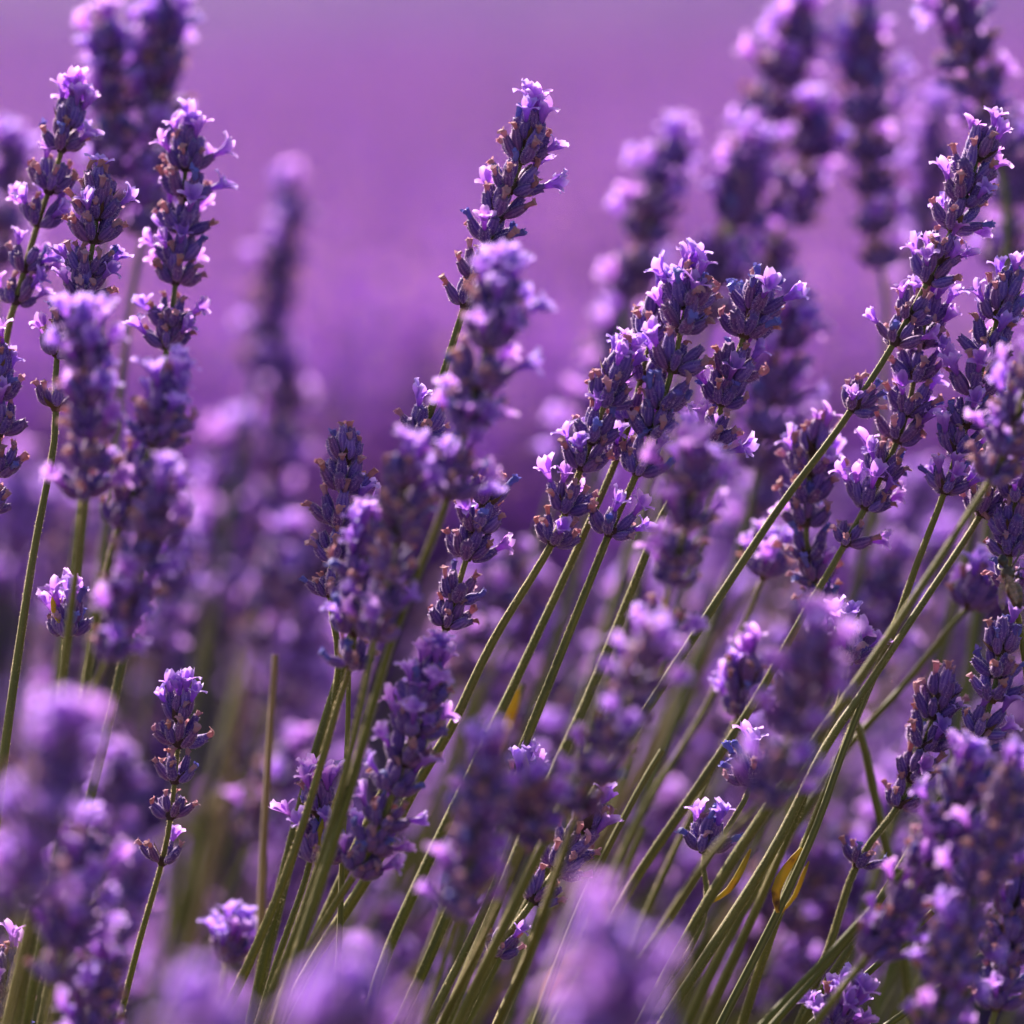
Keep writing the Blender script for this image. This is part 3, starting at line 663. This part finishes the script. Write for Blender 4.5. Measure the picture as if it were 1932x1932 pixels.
lavender('soft spike behind the dark thick one, over pale slanting stems', [(1490, 740), (1470, 830), (1440, 930), (1410, 1020)], [(1330, 1200), (1180, 1500), (1000, 1932)], (.2, .2, .17), opn=.35, **L3)
lavender('soft lilac spike tucked behind the bunched group foot', [(1165, 590), (1140, 700), (1100, 800), (1060, 900)], [(990, 1080), (880, 1350), (720, 1800), (680, 1932)], (.22, .22, .19), opn=.45, **L3)
lavender('soft spike with dark cup whorl between diagonal stems below the bee', [(1850, 1090), (1830, 1140)], [(1800, 1175), (1690, 1310), (1580, 1440), (1400, 1720), (1300, 1932)], (.05, .05, .05), opn=.3, n=2, **L3)

lavender('hazy lilac spike just inside the gap behind the small yellow-leaved tuft', [(35, 880), (28, 990), (15, 1110)], [(0, 1300), (-40, 1932)], (.33, .33, .30), opn=.6, **L3)
lavender('hazy leaning spike behind the stems of the pale edge spikes', [(95, 930), (80, 1040), (60, 1150)], [(40, 1350), (0, 1932)], (.42, .42, .40), opn=.6, **L3)
# crowds of hazy spikes further back in the bush
g = random.Random(21)
WHERE = ((430, 'behind the small isolated spike'), (900, 'behind the crowded stems'), (1300, 'behind the bunched stems'), (1680, 'behind the long diagonal stems'), (9999, 'behind the crowded corner spikes'))
for k in range(215):
    dd = g.uniform(.15, .80); u = g.uniform(-250, 2200)
    vmin = 880 if u < 280 else 960 if u < 600 else 1010 if u < 1100 else 930 if u < 1500 else 880
    v = vmin + 880 * g.random() ** 1.0; Ln = g.uniform(230, 330) * D0 / (D0 + dd); a = R(g.uniform(4, 18) + max(0, u) / 1932 * 22)
    tip = (u, v); mid = (u - math.sin(a) * Ln / 2 + g.uniform(-8, 8), v + math.cos(a) * Ln / 2); foot = (u - math.sin(a) * Ln, v + math.cos(a) * Ln)
    end = (foot[0] - math.tan(a) * 380, foot[1] + 400); op = g.choice((0, 1, 2, 2))
    lb = 'hazy ' + ('dark budding', 'half-open', 'lilac-petalled')[op] + ' spike deep in the bush ' + next(w for lim, w in WHERE if u < lim)
    lavender(lb, [tip, mid, foot], [end], (dd, dd, dd), level=3, opn=(.1, .35, .7)[op], group='hazy spikes deep in the bush', seed=3000 + k, zend=.25)

# bare stalks
def stalk(label, pts, d, r=.0011, mat=STEM, name='bare_stem', group=None, leaves=()):
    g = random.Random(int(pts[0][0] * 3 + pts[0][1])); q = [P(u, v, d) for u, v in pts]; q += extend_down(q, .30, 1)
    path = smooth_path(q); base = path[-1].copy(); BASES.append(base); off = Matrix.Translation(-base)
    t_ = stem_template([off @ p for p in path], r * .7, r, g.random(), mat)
    if leaves:
        o = link(bpy.data.objects.new(name, None)); o.location = base
        link(bpy.data.objects.new('stem', t_.mesh('stem')), o)
        for (lp, dd, wd) in leaves:
            lpp = smooth_path([off @ P(u, v, dd + .001 * q) for q, (u, v) in enumerate(lp)], .003)
            link(bpy.data.objects.new('leaf', leaf_template(lpp, wd, (1, .4, 0)).mesh('leaf')), o)
    else:
        o = link(bpy.data.objects.new(name, t_.mesh('stem'))); o.location = base
    tag(o, label, 'stem', group); return o
stalk('thin dry straw-coloured stalk standing upright in the dark gap', [(520, 1235), (512, 1350), (500, 1550), (493, 1720), (488, 1932)], .05, .0012, STRAW, 'dry_stalk')
stalk('green stem with two yellowing sheath leaves clasping its node', [(1640, 1290), (1590, 1420), (1540, 1560), (1468, 1720), (1360, 1932)], .004, .0012, STEM, 'leafy_stem',
      leaves=[([(1468, 1722), (1465, 1680), (1485, 1640), (1512, 1600)], -.004, .0030), ([(1474, 1722), (1500, 1690), (1516, 1650), (1526, 1625)], .008, .0014)])
stalk('slender pale green stalk dropping straight between the crowded stems', [(658, 1275), (655, 1400), (648, 1560), (640, 1780), (632, 1932)], .005, .0009)
stalk('short dark green stem piece ending among the soft pale petals', [(1250, 1415), (1200, 1500), (1100, 1700), (1010, 1932)], .02, .0011)
stalk('yellow-leaved stem behind the bunched group stems', [(985, 1290), (950, 1400), (880, 1600), (760, 1932)], .07, .0012, STEM, 'leafy_stem', leaves=[([(930, 1430), (945, 1380), (965, 1330), (975, 1300)], .06, .006)])
stalk('yellow-leaved stem behind the very pale swaying spike', [(1215, 1560), (1130, 1760), (1060, 1850), (1000, 1932)], .06, .0012, STEM, 'leafy_stem', leaves=[([(1120, 1790), (1130, 1740), (1138, 1700)], .05, .006), ([(1020, 1900), (1060, 1830), (1110, 1790)], .05, .005)])
for k, (a, b) in enumerate([((1230, 1250), (700, 1932)), ((960, 1200), (600, 1932)), ((480, 1170), (330, 1932)), ((1000, 1150), (640, 1932)), ((1420, 1100), (900, 1932)), ((1330, 1300), (860, 1932)), ((1700, 1250), (1240, 1932)), ((1100, 1250), (760, 1932)), ((560, 1380), (180, 1700))]):
    stalk('soft pale slanting stem behind the sharp green ones', [a, ((a[0] + b[0]) / 2 + 12, (a[1] + b[1]) / 2), b], .26 if k == 8 else .14 + .04 * (k % 4), .0014, STRAW if k % 2 == 0 else STEM, group='soft stems behind')
for k, (a, b, dd) in enumerate([((1710, 1640), (1440, 1932), -.03), ((1660, 1700), (1460, 1932), -.02), ((1760, 1720), (1530, 1932), .0), ((1870, 1790), (1640, 1960), .0), ((120, 1700), (15, 1932), -.02), ((70, 1690), (30, 1932), -.02)]):
    stalk('straight green stem in the dense bundle at the foot of the soft corner spikes' if k < 4 else 'straight green stem running up into the large soft spike', [a, ((a[0] + b[0]) / 2 + 4, (a[1] + b[1]) / 2), b], dd, .0012, group='green stems of the dense bundle' if k < 4 else 'stems under the large soft spike')

# ------------------------------------------------------------------ the bee
def plain(name, stops, scale, rough, trans=0, sheen=0, wave=None, tint=(1, .8, .5)):
    m, N, L = nm(name)
    if wave:
        t = node(N, 'ShaderNodeAttribute', attribute_name='t'); rr = ramp(N, stops); L.new(t.outputs['Fac'], rr.inputs[0])
    else:
        rr = ramp(N, stops); L.new(objnoise(N, L, scale), rr.inputs[0])
    finish(m, N, L, rr.outputs[0], rough, trans, sheen, tint, .5); return len(MATS) - 1
dk, am = (.010, .007, .007), (.14, .055, .012)
BODY = plain('bee_body', [(0, dk), (.22, (.03, .02, .012)), (.30, (.055, .032, .016)), (.45, (.045, .026, .012)), (.50, dk), (.55, am), (.60, dk), (.66, am), (.70, dk), (.76, am), (.80, dk), (.86, (.12, .06, .02)), (.90, dk)], 1, .4, 0, .05, True)
FUR = plain('bee_fur', [(.3, (.10, .055, .025)), (.7, (.18, .10, .045))], 800, .7, .4)
m, N, L = nm('bee_wing'); out = N.new('ShaderNodeOutputMaterial'); tr = N.new('ShaderNodeBsdfTransparent'); tr.inputs[0].default_value = (.93, .86, .80, 1)
pb = N.new('ShaderNodeBsdfPrincipled'); pb.inputs['Base Color'].default_value = (.30, .20, .14, 1); pb.inputs['Roughness'].default_value = .2
vn = ramp(N, [(.0, (.85, .85, .85)), (.06, (.42, .42, .42))]); vo = node(N, 'ShaderNodeTexVoronoi', feature='DISTANCE_TO_EDGE'); vo.inputs['Scale'].default_value = 420
tc = N.new('ShaderNodeTexCoord'); L.new(tc.outputs['Object'], vo.inputs['Vector']); L.new(vo.outputs[0], vn.inputs[0])
mx = N.new('ShaderNodeMixShader'); L.new(vn.outputs[0], mx.inputs[0]); L.new(tr.outputs[0], mx.inputs[1]); L.new(pb.outputs[0], mx.inputs[2]); L.new(mx.outputs[0], out.inputs[0])
MATS.append(m); WING = len(MATS) - 1
BLACK = plain('bee_leg', [(.3, (.015, .01, .008)), (.7, (.04, .025, .015))], 900, .4, 0, .2)
def tube(path, radii, mat, seg=7):
    T_ = T(); rings = []; n = len(path); X = None
    for i, p in enumerate(path):
        tan = (path[min(i + 1, n - 1)] - path[max(i - 1, 0)]).normalized()
        if X is None: X = tan.orthogonal().normalized()
        X = (X - tan * X.dot(tan)).normalized(); Y = tan.cross(X)
        rings.append(([p + X * radii[i] * math.cos(6.2832 * k / seg) + Y * radii[i] * math.sin(6.2832 * k / seg) for k in range(seg)], i / (n - 1), [0.] * seg))
    ringtube(T_, rings, seg, mat, True); return T_
def make_bee(head, tail):
    ax = (tail - head); ln = ax.length; z = ax.normalized(); root = link(bpy.data.objects.new('honey_bee', None)); root.location = head
    tag(root, 'dark honey bee clinging head up under the dark upright spike, wings folded back', 'bee')
    Mx = frame((0, 0, 0), z, 0).to_3x3().to_4x4(); g = random.Random(4)
    prof = [(0, .12), (.03, .62), (.08, .92), (.14, .95), (.19, .62), (.22, .42), (.25, .75), (.30, 1.15), (.36, 1.28), (.42, 1.12), (.47, .6), (.495, .36), (.52, .75), (.57, 1.20), (.64, 1.42), (.71, 1.42), (.79, 1.22), (.87, .9), (.94, .5), (1, .08)]
    k = ln / 14.0 * 1.15; T_ = T(); seg = 18; rings = []
    for t, r in prof: rings.append(([(r * k * 1.25 * math.cos(6.2832 * i / seg) * 1.0, r * k * 1.1 * math.sin(6.2832 * i / seg), t * ln) for i in range(seg)], t, [0.] * seg))
    ringtube(T_, rings, seg, BODY, True)
    for h in range(520):
        t = g.uniform(.05, .98) if g.random() < .4 else g.uniform(.24, .47); r = np.interp(t, [p[0] for p in prof], [p[1] for p in prof]) * k * 1.15; a = g.uniform(0, 6.2832)
        o = Vector((r * math.cos(a), r * math.sin(a), t * ln)); d = Vector((math.cos(a), math.sin(a), g.uniform(-.2, .8))).normalized() * k * g.uniform(.35, .7); w = Vector((-math.sin(a), math.cos(a), 0)) * k * .022
        T_.face((T_.vert(o - w, t), T_.vert(o + w, t), T_.vert(o + d, t)), FUR)
    b = link(bpy.data.objects.new('body', T_.mesh('body')), root); b.matrix_basis = Mx
    back = Mx.inverted() @ Vector((-.55, -.65, .1)); back.z = 0; back.normalize(); sidev = Vector((0, 0, 1)).cross(back)
    for s_ in (-1, 1):
        for (l_, w_, sp) in ((.66, .17, .22), (.46, .13, .36)):
            T_ = T(); o = Vector((0, 0, .34 * ln)) + back * k * 1.1; d = (Vector((0, 0, 1)) + sidev * s_ * sp + back * .35).normalized(); q = sidev * s_; q = (q - d * q.dot(d)).normalized(); prev = None; up = d.cross(q)
            for j in range(8):
                t = j / 7; wd = w_ * ln * (.12, .35, .62, .85, 1, 1, .8, .25)[j]
                c = o + d * l_ * ln * t; off_ = up * .00002
                cur = [T_.vert(c - q * wd * .25 + off_, t), T_.vert(c + q * wd * .25 + up * wd * .05, t), T_.vert(c + q * wd * .75 + off_, t)]
                if prev:
                    for i in (0, 1): T_.face((prev[i], prev[i + 1], cur[i + 1], cur[i]), WING)
                prev = cur
            wo = link(bpy.data.objects.new('wing', T_.mesh('wing')), root); wo.matrix_basis = Mx
        for i, (t0, dz) in enumerate(((.27, -.25), (.35, .0), (.42, .28))):
            o = Vector((0, 0, t0 * ln)) - back * k * .7 + sidev * s_ * k * .8
            p = [o, o + sidev * s_ * k * 1.6 - back * k * .6 + Vector((0, 0, dz * ln * .4)), o + sidev * s_ * k * 1.7 - back * k * 2.4 + Vector((0, 0, dz * ln * .9)), o + sidev * s_ * k * 1.2 - back * k * 3.2 + Vector((0, 0, dz * ln * 1.1))]
            lg = link(bpy.data.objects.new('leg', tube(smooth_path(p, .0006), np.linspace(.26, .11, len(smooth_path(p, .0006))) * k, BLACK).mesh('leg')), root); lg.matrix_basis = Mx
        p = [Vector((0, 0, .04 * ln)) + sidev * s_ * k * .3, Vector((0, 0, -.06 * ln)) + sidev * s_ * k * .9, Vector((0, 0, -.09 * ln)) + sidev * s_ * k * 1.8 - back * k * .6]
        q = smooth_path(p, .0005); an = link(bpy.data.objects.new('antenna', tube(q, [.1 * k] * len(q), BLACK, 6).mesh('antenna')), root); an.matrix_basis = Mx
        E = T(); rings = []
        for j in range(7):
            th = math.pi * j / 6; rings.append(([Vector((0, 0, .11 * ln)) + sidev * s_ * (k * .85 + k * .35 * math.sin(th) * math.cos(6.2832 * i / 8)) + back * k * .4 * math.sin(th) * math.sin(6.2832 * i / 8) + Vector((0, 0, k * .7 * math.cos(th))) for i in range(8)], 0, [0.] * 8))
        ringtube(E, rings, 8, BLACK); eo = link(bpy.data.objects.new('eye', E.mesh('eye')), root); eo.matrix_basis = Mx
make_bee(P(1888, 1046, -.018), P(1926, 1150, -.022))

# ------------------------------------------------------------------ leafy feet of the bush (below the picture)
def bush(name, label, pts, seed):
    g = random.Random(seed); c = Vector((sum(p.x for p in pts) / len(pts), sum(p.y for p in pts) / len(pts), 0))
    root = link(bpy.data.objects.new(name, None)); root.location = c; tag(root, label, 'bush')
    T_ = T()
    def one(o, d, ln, w):
        s = d.orthogonal().normalized(); s.rotate(Quaternion(d, g.uniform(0, 6.28))); q = g.random()
        i = [T_.vert(o, 0, 0, q), T_.vert(o + d * ln * .5 + s * w, .5, 0, q), T_.vert(o + d * ln, 1, 0, q), T_.vert(o + d * ln * .5 - s * w, .5, 0, q)]; T_.face(i, FOLI)
    for p in pts:
        for k in range(34):
            o = p - c + Vector((g.gauss(0, .03), g.gauss(0, .03), g.uniform(-.16, .03)))
            one(o, Vector((g.uniform(-1, 1), g.uniform(-1, 1), g.uniform(.2, 1.4))).normalized(), g.uniform(.025, .045), .002)
    link(bpy.data.objects.new('foliage', T_.mesh('foliage', False)), root)
    W = T()
    for p in pts:
        q = p - c; a = Vector((q.x * .25, q.y * .25, -.01))
        st = stem_template(smooth_path([q + Vector((0, 0, .02)), (q + a) / 2 + Vector((0, 0, .03)), a], .03), .0016, .004, g.random(), STRAW, 6); W.add(st)
    wd = link(bpy.data.objects.new('woody_stems', W.mesh('woody_stems')), root)
BASES.sort(key=lambda p: p.x)
third = len(BASES) // 3
for k in range(3): bush('lavender_bush', ('grey-green leafy foot of the bush under the white-crowned spikes', 'grey-green leafy foot of the bush under the bunched group', 'grey-green leafy foot of the bush under the bee')[k], BASES[k * third:(k + 1) * third if k < 2 else len(BASES)], 60 + k)

print('objects', len(bpy.data.objects))
